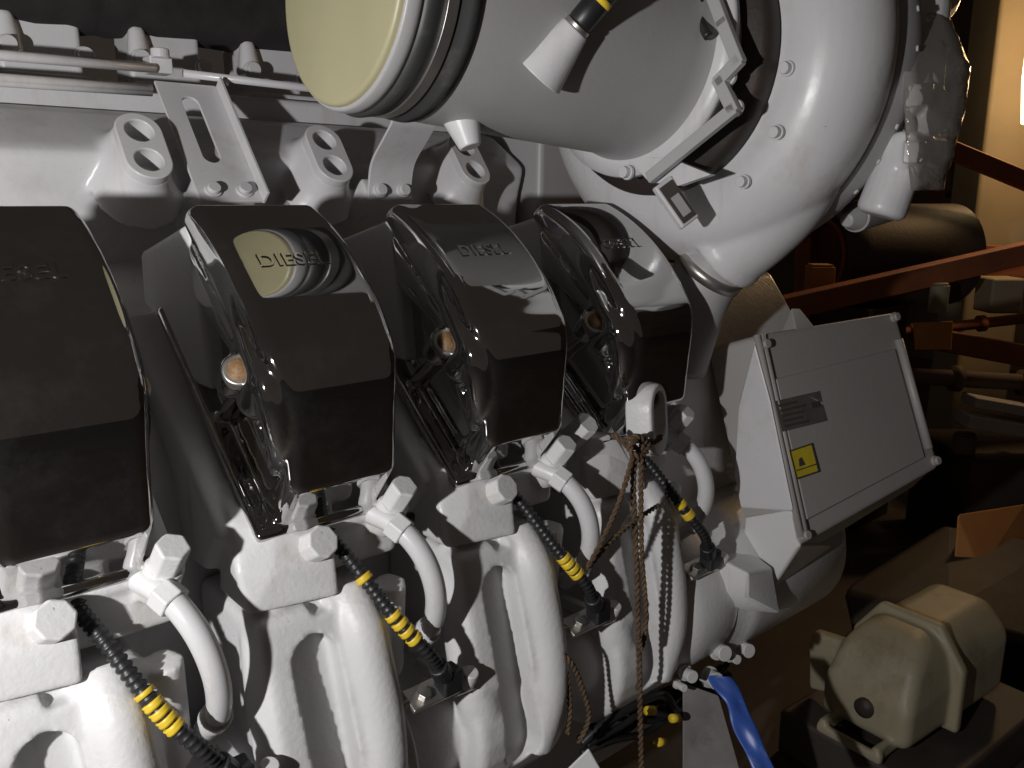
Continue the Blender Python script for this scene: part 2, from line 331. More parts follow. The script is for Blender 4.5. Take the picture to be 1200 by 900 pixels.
# cylinder head with its lugs and bolts (one, copied)
p1 = bmesh.new(); add_prism(p1, [(-.03, -.192), (.285, -.192), (.285, -.26), (.22, -.32), (-.03, -.32)], -.035, .175, bb); bevel_bm(p1, .008, 3)
p2 = bmesh.new(); add_prism(p2, [(.22, -.188), (.306, -.188), (.312, -.216), (.22, -.216)], -.012, .168, bb); bevel_bm(p2, .008, 3)
p3 = bmesh.new(); add_hull(p3, [(-.016, -.055, 1.30), (.075, -.055, 1.30), (-.020, -.09, 1.275), (.02, -.105, 1.278), (.075, -.095, 1.265), (-.028, -.112, 1.238), (.005, -.126, 1.232), (-.022, -.120, 1.192), (.072, -.138, 1.190), (.075, -.128, 1.235), (-.02, -.04, 1.19), (.075, -.04, 1.19)])
bevel_bm(p3, .004, 2, 20)
AXA = Vector((.12, -.86, .50)).normalized(); PA = Vector((.052, -.105, 1.238))
p4 = bmesh.new(); add_cyl(p4, PA - AXA * .03, PA + AXA * .012, .021, .020, n=28)
PB = Vector((.152, -.115, 1.262)); AXB = Vector((.10, -.60, .80)).normalized()
p5 = bmesh.new(); add_cyl(p5, PB - AXB * .03, PB + AXB * .012, .020, .018, n=28)
p6 = bmesh.new(); add_box(p6, (.105, -.070, 1.225), (.13, .06, .05)); bevel_bm(p6, .008, 3)
p7 = bmesh.new(); add_prism(p7, [(.02, 1.580), (.06, 1.570), (.19, 1.540), (.20, 1.40), (.0, 1.40)], .002, .140); bevel_bm(p7, .006, 2)
head_me = fused('cylinder_head', join_bm([p1, p2, p3, p4, p5, p6, p7]), .0028, 4)
head0 = eng(link('cylinder_head', head_me, CAST))
def big_bolt(p, ax, r, h, par):
    bm = bmesh.new(); add_cyl(bm, p, p + ax * h, r, n=6 if r < .017 else 8, hint=(0, 0, 1)); return from_bm('head_bolt', bm, CAST, par, smooth=False, bevel=.003, seg=3)
big_bolt(PA + AXA * .008, AXA, .0185, .030, head0)
big_bolt(PB + AXB * .008, AXB, .0165, .034, head0)

# manifold section (one, copied): body, slot, bulged leg
MC = (-.055, .945)   # manifold pipe axis (y, z)
MR = .125
prof = [(-.060, 1.186), (-.132, 1.186), (-.144, 1.150), (-.158, 1.09), (-.172, 1.02)]
for a in range(-25, 100, 12): prof.append((MC[0] - MR * cos(radians(a)) , MC[1] - MR * sin(radians(a))))
prof = [q for i, q in enumerate(prof) if not (i > 4 and q[1] > 1.01)]
prof += [(.02, .83), (.02, 1.186)]
q1 = bmesh.new(); add_prism(q1, prof, -.022, .130); bevel_bm(q1, .012, 3, 50)
q2 = bmesh.new(); add_tube(q2, spline([(.092, -.112, 1.180), (.094, -.140, 1.15), (.098, -.152, 1.10), (.102, -.162, 1.04), (.098, -.168, .97), (.080, -.160, .90)], 5), .026, n=20)
q3 = bmesh.new(); add_tube(q3, spline([(.010, -.090, 1.18), (.000, -.112, 1.14), (-.004, -.128, 1.08), (-.002, -.146, 1.0), (.02, -.150, .92)], 5), .028, n=20)
q4 = bmesh.new(); add_lathe(q4, [(-.075, .088), (.20, .088)], (0, MC[0], MC[1]), n=48)
q5 = bmesh.new(); add_lathe(q5, [(.128, .112), (.150, .112)], (0, MC[0], MC[1]), n=48); bevel_bm(q5, .004, 2)
q6 = bmesh.new(); add_cyl(q6, (.142, -.10, 1.06), (.142, -.125, 1.18), .026, .018, n=24)
cut = bmesh.new(); capsule(cut, (.042, -.16, 1.028), .106, .0265, (-.024, .10), (.06, -.14, -.985), (0, -1, .10))
add_box(cut, (.052, -.128, 1.184), (.022, .03, .018))
man_me = fused('manifold_section', join_bm([q1, q2, q3, q4, q5, q6]), .0030, 6, cut=cut)
man0 = eng(link('manifold_section', man_me, CAST))

# spring bolt bar of the joint
JY, JZ = -.168, 1.052
bm = bmesh.new(); add_box(bm, (.165, JY, JZ), (.066, .030, .006), ey=(0, .9, .43), ez=(0, -.43, .9))
bar0 = eng(from_bm('joint_strap', bm, STEEL, bevel=.002))
bm = bmesh.new(); add_tube(bm, spline([(.134, JY, JZ + .001), (.122, JY + .001, JZ - .004), (.112, JY + .005, JZ - .014), (.110, JY + .012, JZ - .026)], 6), .0042, n=10); from_bm('strap_hook', bm, STEEL, bar0)
bm = bmesh.new(); add_cyl(bm, (.214, JY, JZ - .012), (.215, JY - .010, JZ + .010), .0100, n=20); from_bm('strap_bolt', bm, CAST, bar0, bevel=.002)
bm = bmesh.new(); add_cyl(bm, (.186, JY - .002, JZ - .010), (.188, JY - .004, JZ + .010), .0100, n=6); from_bm('nut', bm, RUBBER, bar0, smooth=False, bevel=.001)
bm = bmesh.new(); add_cyl(bm, (.198, JY, JZ - .014), (.226, JY, JZ - .016), .0060, n=12); from_bm('stud', bm, STEEL, bar0, bevel=.001)
bm = bmesh.new(); add_cyl(bm, (.152, JY - .003, JZ), (.1525, JY - .006, JZ + .008), .0085, n=6); from_bm('nut', bm, STEEL, bar0, smooth=False, bevel=.001)
bm = bmesh.new(); add_box(bm, (.20, JY + .035, JZ - .01), (.014, .08, .016)); from_bm('lug', bm, CAST, bar0, smooth=False, bevel=.003)
# curved water pipe
bm = bmesh.new(); pp = spline([(.133, -.105, 1.258), (.148, -.138, 1.247), (.163, -.163, 1.215), (.174, -.168, 1.170), (.180, -.150, 1.122), (.178, -.115, 1.085)], 8); add_tube(bm, pp, .0122, n=20)
wp0 = eng(from_bm('water_pipe', bm, PAINT))
bm = bmesh.new(); a = (pp[10] - pp[6]).normalized(); add_cyl(bm, pp[6], pp[6] + a * .020, .0168, n=6); from_bm('pipe_nut', bm, CAST, wp0, smooth=False, bevel=.002)
bm = bmesh.new(); a = (pp[-3] - pp[-8]).normalized(); add_cyl(bm, pp[-8], pp[-8] + a * .016, .0155, n=24); from_bm('pipe_collar', bm, CAST, wp0, bevel=.002)

# sensor harness: corrugated hose, yellow tape rings, connector
def harness(x0, style):
    hp = spline([(x0 + .080, -.100, 1.245), (x0 + .092, -.124, 1.222), (x0 + .108, -.150, 1.186), (x0 + .126, -.172, 1.150), (x0 + .150, -.186, 1.114), (x0 + .170, -.180, 1.082)], 20)
    bm = bmesh.new(); add_tube(bm, hp, lambda i: .0066 + (.0014 if i % 3 else -.0010), n=12)
    h = eng(from_bm('sensor_hose', bm, RUBBER))
    for i0, ln in style:
        bm = bmesh.new(); add_tube(bm, hp[i0:i0 + ln + 1], [.0098 - (.0008 if k % 2 else 0) for k in range(ln + 1)], n=16); from_bm('tape_ring', bm, YELLOW, h)
    e = hp[-1]; t = (hp[-1] - hp[-8]).normalized()
    bm = bmesh.new(); add_cyl(bm, e - t * .012, e + t * .012, .012, n=16); add_box(bm, e + t * .020 + Vector((.004, 0, -.002)), (.026, .024, .030)); from_bm('connector', bm, RUBBER, h, smooth=False, bevel=.003)
    bm = bmesh.new(); add_cyl(bm, hp[0] - (hp[3] - hp[0]).normalized() * .02, hp[2], .0115, n=10); from_bm('hose_end', bm, RUBBER, h, bevel=.001)
    return h
STY = {-1: [(46, 2), (51, 3), (55, 3), (59, 3), (63, 3)], 0: [(30, 3), (52, 3), (57, 3), (62, 3), (67, 3)], 1: [(56, 3), (60, 3), (64, 3), (68, 3)], 2: [(50, 4), (58, 5)]}
for n in CYL: harness(n * PITCHX, STY[n])

for n in CYL:
    if n == 0: continue
    for o in (cover0, head0, man0, bar0, wp0):
        if o is man0 and n == -99: continue
        c = copy_tree(o, ENG, n * PITCHX)
        if o is head0 and n == 2: bpy.data.objects.remove(c.children[0])   # the lifting eye takes this bolt's place

# ------------------------------------------------------------------ intake manifold behind the covers
pan = [(.32, 1.44), (.300, 1.515), (.292, 1.565), (.286, 1.610), (.276, 1.640), (.272, 1.656), (.284, 1.667), (.355, 1.713), (.375, 1.719), (.62, 1.722), (.62, 1.44)]
NB = Vector((0, -.80, .60)); AB = Vector((0, .60, .80)); g = []
p = bmesh.new(); add_prism(p, pan, -.80, .70); bevel_bm(p, .006, 3, 20); g.append(p)
ct = bmesh.new()
for k in range(-1, 3):
    c = Vector((.033 + .256 * k, .240, 1.662))
    p = bmesh.new(); loft_capsule(p, c, .022, ((.0, .0290), (-.012, .0305), (-.030, .0370), (-.045, .046), (-.062, .058)), AB, NB); g.append(p)
    ob = bmesh.new(); capsule(ob, c, .0225, .0285, (-.030, .009), AB, NB); oc = bmesh.new()
    for s_ in (-1, 1):
        add_cyl(ct, c + AB * (s_ * .0225) - NB * .028, c + AB * (s_ * .0225) + NB * .05, .0180, n=32)
        add_cyl(oc, c + AB * (s_ * .0225) - NB * .022, c + AB * (s_ * .0225) + NB * .05, .0165, n=40)
    eng(cutmesh('sensor_boss', ob, oc, PAINT, None, bevel=.0022, seg=3))
for x in (.128, .378):
    p = bmesh.new(); add_box(p, (x, .262, 1.588), (.080, .10, .040), ey=(0, .8, -.6), ez=(0, .6, .8)); g.append(p)
IM = eng(link('intake_manifold', fused('intake_manifold', join_bm(g), .0035, 7, cut=ct), PAINT))
bm = bmesh.new(); add_prism(bm, [(.27, 1.46), (.25, 1.60), (.245, 1.80), (.34, 1.86), (.6, 1.86), (.6, 1.46)], .715, 1.02); eng(from_bm('end_casing', bm, GREYP, smooth=False, bevel=.012))
# slotted bracket: folded plate leaning back
B0 = Vector((.0, .205, 1.598)); BA = Vector((0, .635, .772)).normalized(); BN = Vector((0, -.772, .635)).normalized()
bm = bmesh.new(); L = .205
add_box(bm, B0 + Vector((.128, 0, 0)) + BA * L / 2, (.084, L, .0045), ey=BA, ez=BN)
ct = bmesh.new(); capsule(ct, B0 + Vector((.124, 0, 0)) + BA * .122, .046, .0115, (-.02, .02), BA, BN)
bra = eng(cutmesh('slotted_bracket', bm, ct, PAINT, None, bevel=.001))
bm = bmesh.new(); add_box(bm, B0 + Vector((.172, 0, 0)) + BA * (L / 2 - .001) + BN * .009, (.0045, L, .022), ey=BA, ez=BN); from_bm('bracket_flange', bm, PAINT, bra, smooth=False, bevel=.0012).matrix_parent_inverse = Matrix()
for x in (.107, .149): hexbolt('bracket_bolt', B0 + Vector((x, 0, 0)) + BA * .016 + BN * .002, BN, .0085, .010, bra, n=20)
# S-curved bracket carrying the duct
bm = bmesh.new(); sp = spline([(.335, .212, 1.600), (.335, .207, 1.625), (.335, .196, 1.655), (.335, .160, 1.688), (.335, .140, 1.708), (.335, .136, 1.735)], 6)
pr = [(q.y, q.z) for q in sp]; pr2 = [(q.y + .005, q.z + .001) for q in reversed(sp)]
add_prism(bm, pr + pr2, .337, .412); cb = eng(from_bm('curved_bracket', bm, PAINT, bevel=.001))
for x in (.355, .396): hexbolt('bracket_bolt', (x, .209, 1.614), (0, -.95, .25), .0085, .010, cb, n=20)

# rail with blocks, bolts and pipes behind
def rp(px, py, Y): return onY(px, py, Y)
YB = .46
base = rp(5, 55, YB); step = .168
for k in range(-1, 4):
    x = base.x + k * step
    bm = bmesh.new(); add_box(bm, (x + .045, YB + .04, base.z + .012), (.105, .07, .085)); bevel_bm(bm, .006, 3)
    b2 = bmesh.new(); add_cyl(b2, (x + .004, YB + .002, base.z + .045), (x + .004, YB - .003, base.z - .005), .011, .018, n=20)
    b3 = bmesh.new(); add_box(b3, (x + .05, YB + .02, base.z - .042), (.125, .10, .02)); bevel_bm(b3, .004, 2)
    blk = eng(link('injection_block', fused('injection_block', join_bm([bm, b2, b3]), .003, 3), PAINT))
    for dx, dz in ((.0, .0), (.098, -.002)): hexbolt('block_bolt', (x + dx, YB - .020 if dx == 0 else YB - .002, base.z + dz), (0, -1, .15), .0105, .012, blk, n=20)
bm = bmesh.new(); fz = rp(60, 20, .44); add_tube(bm, spline([(-.9, .50, 1.892), (-.3, .495, 1.895), (.0, .49, 1.897), (.2, .49, 1.899), (.9, .49, 1.90)], 12), lambda i: .066 + .0015 * sin(i * 1.7), n=28)
tag(eng(from_bm('lagged_pipe', bm, FOAM)), 'thick black foam-lagged pipe')
def rail(name, p0, p1, r, ext=0):
    a = rp(*p0, .335); b = rp(*p1, .335); bm = bmesh.new(); add_tube(bm, [a, a.lerp(b, .35) + Vector((0, 0, .001)), b], r, n=14); return eng(from_bm(name, bm, PAINT))
rail('fuel_rail_pipe', (-120, 56), (182, 80), .0065)
rail('fuel_rail_pipe', (-120, 84), (178, 104), .0055); rail('fuel_rail_pipe', (-120, 91), (178, 109), .0045)
rail('fuel_rail_pipe', (215, 86), (640, 138), .0055)
bm = bmesh.new(); add_box(bm, (rp(188, 76, .34) + Vector((0, .01, 0))), (.03, .03, .022)); c = rp(188, 68, .33); add_cyl(bm, c, c + Vector((0, 0, .012)), .012, n=20); eng(from_bm('rail_clamp', bm, PAINT, smooth=False, bevel=.002))
# sloping back plate under the rail
bm = bmesh.new(); add_prism(bm, [(.40, 1.715), (.40, 1.750), (.405, 1.756), (.55, 1.76), (.55, 1.715)], -.8, .9); eng(from_bm('rail_shelf', bm, PAINT, smooth=False, bevel=.005))

# ------------------------------------------------------------------ intake duct with its cap
DA = Vector((.16, -.055, 1.822)); DB = Vector((.605, -.065, 1.800)); DX = (DB - DA).normalized(); DL = (DB - DA).length
bm = bmesh.new(); add_lathe(bm, [(.075, .118), (.078, .1295), (.30, .1365), (.40, .140), (.425, .1435), (.437, .150), (DL, .158), (DL + .012, .158), (DL + .012, .118)], DA, DX, n=96)
duct = eng(from_bm('intake_duct', bm, GREYP, bevel=.0015, seg=2))
bm = bmesh.new(); add_lathe(bm, [(.012, .120), (.012, .131), (.020, .1335), (.030, .1315), (.036, .128), (.062, .128), (.066, .1315), (.078, .1325), (.080, .120)], DA, DX, n=96); from_bm('rubber_sleeve', bm, SLEEVE, duct)
def ringband(name, x0, x1, r, m, par, t=.003):
    bm = bmesh.new(); add_lathe(bm, [(x0, r - t), (x0, r), (x1, r), (x1, r - t)], DA, DX, n=96); return from_bm(name, bm, m, par, smooth=True, bevel=.0008, seg=2)
ringband('sleeve_band', .039, .052, .1305, STEEL, duct)
# protective cap over the duct mouth
bm = bmesh.new(); add_lathe(bm, [(.004, .1255), (-.009, .1255), (-.0125, .1235), (-.0132, .1200), (-.0128, .06), (-.0126, .001)], DA, DX, n=96)
capo = from_bm('protective_cap', bm, CAPM); tag(capo, 'yellow-green plastic dust cap closing the mouth of the grey intake duct', 'dust cap')
bm = bmesh.new(); add_lathe(bm, [(-.006, .1250), (-.007, .1280), (-.004, .1300), (.004, .1308), (.013, .1308), (.013, .1245)], DA, DX, n=96); from_bm('duct_lip', bm, GREYP, duct)
# sensor boss with plug
bo = Vector((.34, -.60, .72)).normalized(); c0 = Vector((.338, -.172, 1.750))
bm = bmesh.new(); add_cyl(bm, c0 - bo * .02, c0 + bo * .042, .032, .0165, n=28); from_bm('duct_boss', bm, PAINT, duct, bevel=.002)
bm = bmesh.new(); add_cyl(bm, c0 + bo * .042, c0 + bo * .047, .0155, n=28); pl = from_bm('plug_collar', bm, STEEL, duct, bevel=.001)
bm = bmesh.new(); add_lathe(bm, [(.046, .013), (.05, .0145), (.075, .0145), (.0765, .013), (.083, .013), (.085, .0142), (.12, .0142), (.122, .011)], c0, bo, n=28); pg = from_bm('sensor_plug', bm, RUBBER, duct)
bm = bmesh.new(); add_lathe(bm, [(.0762, .0132), (.0762, .0148), (.083, .0148), (.083, .0132)], c0, bo, n=28); from_bm('plug_ring', bm, YELLOW, duct)
c1 = Vector((.290, -.082, 1.69)); bm = bmesh.new(); add_cyl(bm, c1 + Vector((0, .01, .01)), c1 + Vector((.005, -.004, -.030)), .024, .013, n=24); from_bm('duct_boss', bm, PAINT, duct, bevel=.002)
# square flange plate and lever links at the duct end
bm = bmesh.new(); add_lathe(bm, [(DL - .016, .146), (DL - .014, .168), (DL - .004, .170), (DL - .002, .150)], DA, DX, n=96); from_bm('duct_flange', bm, PAINT, duct)
FC = DA + DX * (DL - .008)
def onflange(px, py):
    k = ray(px, py); n = DX; return CAM + k * ((FC - CAM).dot(n) / k.dot(n))
bm = bmesh.new()
for a, b in (((752, 205), (800, 215)),):
    add_hull(bm, [onflange(*q) + DX * s for q in ((737, 183), (790, 186), (838, 205), (800, 218), (765, 214)) for s in (-.008, .004)])
from_bm('flange_lug', bm, PAINT, duct, smooth=False, bevel=.002)
def strap(pts, w, name, m=GREYP):
    bm = bmesh.new()
    P = [onflange(*q) - DX * .022 for q in pts]
    for a, b in zip(P, P[1:]):
        d_ = (b - a).normalized(); s = DX.cross(d_).normalized(); add_box(bm, (a + b) / 2, ((b - a).length + w * .6, w, .010), ex=d_, ey=s, ez=DX)
    return from_bm(name, bm, m, duct, smooth=False, bevel=.0015)
strap([(776, 208), (872, 131), (856, 98), (878, 75), (860, 30), (845, -10)], .016, 'clamp_link')
pts = [onflange(*q) - DX * .03 for q in ((842, -10), (836, 10), (838, 30), (848, 48))]
bm = bmesh.new(); add_tube(bm, spline(pts, 6), .006, n=10); from_bm('hook_rod', bm, RUBBER, duct)
for q in ((743, 203), (862, 92), (870, 128)): hexbolt('link_bolt', onflange(*q) - DX * .012, -DX, .008, .012, duct, n=20)
# small data plate on the flange lug
pc = onflange(795, 238) - DX * .006
dv = (onflange(815, 250) - onflange(777, 228)).normalized(); dn = Vector((-.45, -.85, .25)).normalized(); dv = (dv - dn * dv.dot(dn)).normalized(); du = dn.cross(dv)
bm = bmesh.new(); add_box(bm, pc + dn * .0, (.066, .030, .012), ex=dv, ey=du, ez=dn); hb = from_bm('sensor_housing', bm, PAINT, duct, smooth=False, bevel=.003)
bm = bmesh.new(); add_box(bm, pc + dn * .007, (.056, .022, .003), ex=dv, ey=du, ez=dn); from_bm('sensor_plate', bm, INK, duct, smooth=False)
bm = bmesh.new(); add_box(bm, pc + dn * .0092 + dv * .006, (.030, .013, .002), ex=dv, ey=du, ez=dn); from_bm('plate_inset', bm, GREYP, duct, smooth=False)

# ------------------------------------------------------------------ turbocharger
TC = Vector((.745, -.068, 1.793))
R0, r0 = .205, .082
bm = bmesh.new(); prof = [(-.145 + .02, .150), (-.105, .156), (-.098, .163), (-.094, .150)]
face = [(-.094, .150), (-.088, .166), (-.082, .185)]
for a in range(200, -75, -11):
    t = radians(a); face.append((-r0 * cos(t - pi / 2) if False else -r0 * sin(t), R0 + r0 * cos(pi - t) * 1.0))
tor = []
for i in range(27):
    t = radians(100 - i * 9.5)  # from front face round the outside to the back
    tor.append((-r0 * sin(t), R0 + r0 * cos(t)))
profile = [(-.135, .118), (-.135, .152), (-.110, .154), (-.096, .160), (-.086, .172)] + tor + [(.085, .12)]
vol = bmesh.new(); add_lathe(vol, profile, TC, (1, 0, 0), n=96)
dis = bmesh.new(); add_tube(dis, spline([(.755, -.215, 1.790), (.760, -.232, 1.700), (.760, -.215, 1.622), (.757, -.172, 1.566), (.752, -.124, 1.523)], 6), [.050 + .0026 * min(i, 8) - .0007 * max(0, i - 8) for i in range(25)], n=40)
lip = bmesh.new(); add_tube(lip, [(.7535, -.133, 1.531), (.7515, -.119, 1.519)], .0645, n=40)
comp_me = fused('compressor_housing', join_bm([vol, dis, lip]), .0042, 7)
comp = eng(link('compressor_housing', comp_me, PAINT)); tag(comp, 'snail-shaped glossy white turbocharger compressor housing')
bm = bmesh.new(); add_lathe(bm, [(-.125, .120), (-.120, .180), (-.106, .186), (-.088, .186), (-.080, .170)], TC, n=96); from_bm('inlet_groove_ring', bm, DARK, comp)  # raised dark ring standing for a groove, its darkness put into the colour
for px, py in ((898, 16), (921, 80), (909, 155), (870, 213)):
    p = onX(px, py, TC.x - .088)
    rr = Vector((0, p.y - TC.y, p.z - TC.z)); rl = rr.length
    hexbolt('housing_bolt', Vector((TC.x - .083, TC.y, TC.z)) + rr.normalized() * min(rl, .235), (-1, 0, 0), .0075, .012, comp, n=16)
bm = bmesh.new(); add_tube(bm, spline([(.752, -.124, 1.522), (.746, -.096, 1.485), (.738, -.075, 1.43), (.735, -.05, 1.34)], 6), .053, n=36); tag(eng(from_bm('charge_air_pipe', bm, GREYP)))
bm = bmesh.new(); add_tube(bm, [(.748, -.108, 1.504), (.746, -.098, 1.490)], .0565, n=36); eng(from_bm('hose_clamp', bm, STEEL))
# back plate with rim bolts
bm = bmesh.new(); add_lathe(bm, [(.045, .20), (.045, .276), (.070, .283), (.100, .279), (.104, .270), (.150, .258), (.150, .15)], TC, n=96); bp = eng(from_bm('turbo_backplate', bm, GREYP, bevel=.002))
for i in range(22):
    a = radians(100 + i * 10); bm = bmesh.new(); p = TC + Vector((.082, cos(a) * .2815, sin(a) * .2815)); n_ = Vector((0, cos(a), sin(a))); add_cyl(bm, p - n_ * .004, p + n_ * .002, .004, n=8); from_bm('rim_rivet', bm, PAINT, bp)
bm = bmesh.new(); add_lathe(bm, [(.150, .10), (.150, .250), (.20, .245), (.21, .16), (.32, .14), (.32, .05)], TC, n=64); eng(from_bm('bearing_housing', bm, DARK))
# turbine side lumps
tu = []
def lump(px, py, D, r, dirv, ln):
    c = onD(px, py, D); d_ = Vector(dirv).normalized(); p = bmesh.new(); add_cyl(p, c - d_ * ln / 2, c + d_ * ln / 2, r, r * .9, n=20); bevel_bm(p, r * .3, 3); tu.append(p)
DT = 1.15
lump(1064, 65, DT, .032, (0, 0, 1), .09); lump(1076, 120, DT, .026, (1, 0, 0), .12); lump(1068, 148, DT, .022, (0, -1, .3), .09)
lump(1076, 178, DT, .026, (1, 0, 0), .12); lump(1046, 212, DT, .034, (.2, -.2, 1), .10); lump(1068, 100, DT + .04, .045, (0, 0, 1), .24); lump(1060, 10, DT + .05, .06, (1, 0, .5), .16); lump(1056, 165, DT + .03, .034, (0, 0, 1), .12)
q = bmesh.new(); add_hull(q, [onD(x, y, D) for x, y in ((1060, 99), (1095, 97), (1094, 122), (1060, 126)) for D in (1.09, 1.16)]); tu.append(q)
q = bmesh.new(); add_hull(q, [onD(x, y, D) for x, y in ((1060, 165), (1087, 166), (1081, 191), (1058, 192)) for D in (1.09, 1.16)]); tu.append(q)
eng(link('turbine_housing', fused('turbine_housing', join_bm(tu), .003, 5), PAINT))
c = onD(1020, 250, 1.30); bm = bmesh.new(); add_cyl(bm, c + Vector((-.05, 0, -.005)), c + Vector((.06, 0, .01)), .024, n=28); add_cyl(bm, c + Vector((-.075, 0, -.01)), c + Vector((-.05, 0, -.005)), .010, .022, n=28); eng(from_bm('oil_drain_stub', bm, GREYP, bevel=.003))

# clear film bag over the turbine side
bm = bmesh.new(); pts = []
for q, D in (((1040, -40), 1.20), ((1085, -30), 1.18), ((1112, 20), 1.14), ((1137, 78), 1.12), ((1130, 130), 1.12), ((1118, 175), 1.12), ((1105, 222), 1.13), ((1068, 222), 1.09), ((1062, 120), 1.06), ((1056, 40), 1.08)):
    pts.append(onD(*q, D)); pts.append(onD(*q, D + .13))
add_hull(bm, pts); bmesh.ops.subdivide_edges(bm, edges=bm.edges[:], cuts=4, use_grid_fill=True)
for v in bm.verts: v.co += Vector((random.uniform(-1, 1), random.uniform(-1, 1), random.uniform(-1, 1))) * .0020
fo = from_bm('plastic_bag', bm, FILM); tag(fo, 'clear crinkled plastic bag pulled over the end of the white turbocharger', 'plastic bag')

# ------------------------------------------------------------------ control box
TL = onX(884, 393, .80); BL = onX(938, 640, .80); TR = onX(1050, 366, 1.18); BR = onX(1101, 547, 1.18)
ex = ((TR - TL) + (BR - BL)).normalized(); ed = ((BL - TL) + (BR - TR)); ed = (ed - ex * ed.dot(ex)).normalized(); en = ed.cross(ex).normalized()
if en.y > 0: en = -en
TH = .105
bm = bmesh.new(); add_hull(bm, [TL, TR, BR, BL] + [q - en * TH for q in (TL, TR, BR, BL)])
cbx = eng(from_bm('control_box', bm, BOXP, smooth=True, bevel=.010, seg=4)); tag(cbx, 'grey metal engine control box with data plate')
def cbp(s, t, h=0.0):   # s along width 0..1, t down 0..1
    return TL.lerp(TR, s).lerp(BL.lerp(BR, s), t) + en * h
bm = bmesh.new(); add_hull(bm, [cbp(s, t, h) for s in (.055, .90) for t in (.22, .90) for h in (-.004, .005)]); from_bm('lid_panel', bm, BOXP, cbx, bevel=.003)
bm = bmesh.new(); add_tube(bm, [cbp(.945, .17, .004), cbp(.945, .86, .004)], .0075, n=14); from_bm('edge_rib', bm, BOXP, cbx)
for s in (.012, .040):
    bm = bmesh.new(); add_tube(bm, [cbp(s, .0, .001), cbp(s, .96, .001)], .0055, n=12); from_bm('edge_rib', bm, BOXP, cbx)
for s, t in ((.965, .03), (.97, .95), (.04, .05), (.03, .96)): hexbolt('box_bolt', cbp(s, t, .002), en, .007, .009, cbx, m=BOXP, n=16)
bm = bmesh.new(); add_hull(bm, [cbp(.26, .02, 0), cbp(.40, .02, 0), cbp(.30, .02, -.05), cbp(.36, -.11, -.012), cbp(.33, -.12, -.020), cbp(.40, .0, -.03)]); from_bm('lifting_tab', bm, BOXP, cbx, bevel=.004)
bm = bmesh.new(); add_hull(bm, [cbp(s_, 1.0, h) for s_ in (.02, .98) for h in (-.008, -.14)] + [cbp(s_, t, h) for s_ in (.04, .96) for t, h in ((1.10, -.050), (1.22, -.13))]); from_bm('box_underside', bm, BOXP, cbx, bevel=.012, seg=4)
def panel(name, px, m, h, th=.0015):
    k = []
    for q in px:
        r_ = ray(*q); k.append(CAM + r_ * ((cbp(.5, .5, h) - CAM).dot(en) / r_.dot(en)))
    bm = bmesh.new(); add_hull(bm, k + [q - en * th for q in k]); return from_bm(name, bm, m, cbx, smooth=False)
panel('data_plate', ((908, 470), (961, 458), (970, 493), (917, 506)), PLATE, .0072)
for i, (a, b) in enumerate(((.06, .45), (.06, .62), (.06, .55), (.06, .5), (.06, .60))):
    t0 = .14 + i * .17; t1 = t0 + .075
    def pq(s, t): A = (908 + 53 * s, 470 - 12 * s); return (A[0] + 9 * t, A[1] + 35.5 * t)
    panel('print_line', (pq(a, t0), pq(b, t0), pq(b, t1), pq(a, t1)), INK, .0082, .0008)
panel('print_block', (pq(.74, .3), pq(.94, .3), pq(.94, .5), pq(.74, .5)), INK, .0082, .0008)
panel('warning_sticker', ((925, 528), (952, 519), (960, 553), (934, 562)), STICK, .0072)
def sq(s, t): return (925 + 27 * s + 8.5 * t, 528 - 9 * s + 34 * t)
panel('sticker_mark', (sq(.25, .62), sq(.30, .38), sq(.42, .34), sq(.5, .62)), INK, .0082, .0008)
panel('sticker_line', (sq(.1, .70), sq(.95, .70), sq(.95, .735), sq(.1, .735)), INK, .0082, .0008)
for a, b in (((0, 0), (1, .05)), ((0, .95), (1, 1)), ((0, 0), (.05, 1)), ((.95, 0), (1, 1))): panel('sticker_line', (sq(*a), sq(b[0], a[1]), sq(*b), sq(a[0], b[1])), INK, .0080, .0006)
# end cap of the box facing the covers and the support bracket below
bm = bmesh.new(); add_hull(bm, [onX(*q, X) for q, X in (((884, 400), .795), ((866, 470), .80), ((861, 560), .80), ((868, 596), .80), ((930, 600), .795), ((903, 470), .795))] + [onX(*q, .86) for q in ((900, 420), (930, 580), (885, 590), (880, 470))]); eng(from_bm('box_end_cap', bm, PAINT, bevel=.008))
bm = bmesh.new(); add_hull(bm, [onX(*q, .80) for q in ((872, 606), (930, 596), (938, 640), (870, 640))] + [onX(*q, .98) for q in ((905, 600), (960, 590), (975, 640), (925, 670))] + [onX(905, 690, .82)]); eng(from_bm('box_support', bm, CAST, bevel=.006))

bm = bmesh.new(); add_prism(bm, [(-.055, 1.02), (-.075, 1.20), (-.060, 1.36), (.02, 1.47), (.30, 1.47), (.30, 1.02)], .66, 1.12); eng(from_bm('gear_casing', bm, CAST, bevel=.02, seg=4))
# manifold end pipe and gear housing under the box
bm = bmesh.new(); add_lathe(bm, [(.61, .085), (.635, .118), (.66, .128), (.73, .128), (.75, .122), (.77, .138), (.80, .140), (1.06, .142), (1.10, .12), (1.10, .02)], (0, MC[0] - .01, MC[1] + .02), n=64)
eng(from_bm('end_pipe', bm, CAST))
bm = bmesh.new(); add_hull(bm, [onX(*q, X) for q, X in (((845, 655), .72), ((877, 672), .72), ((876, 700), .72), ((852, 690), .74), ((872, 640), .80), ((905, 665), .80), ((915, 720), .80), ((868, 715), .74))] + [Vector((.78, -.08, 1.0)), Vector((.70, -.08, 1.0))]); eng(from_bm('casting_lug', bm, CAST, bevel=.004))

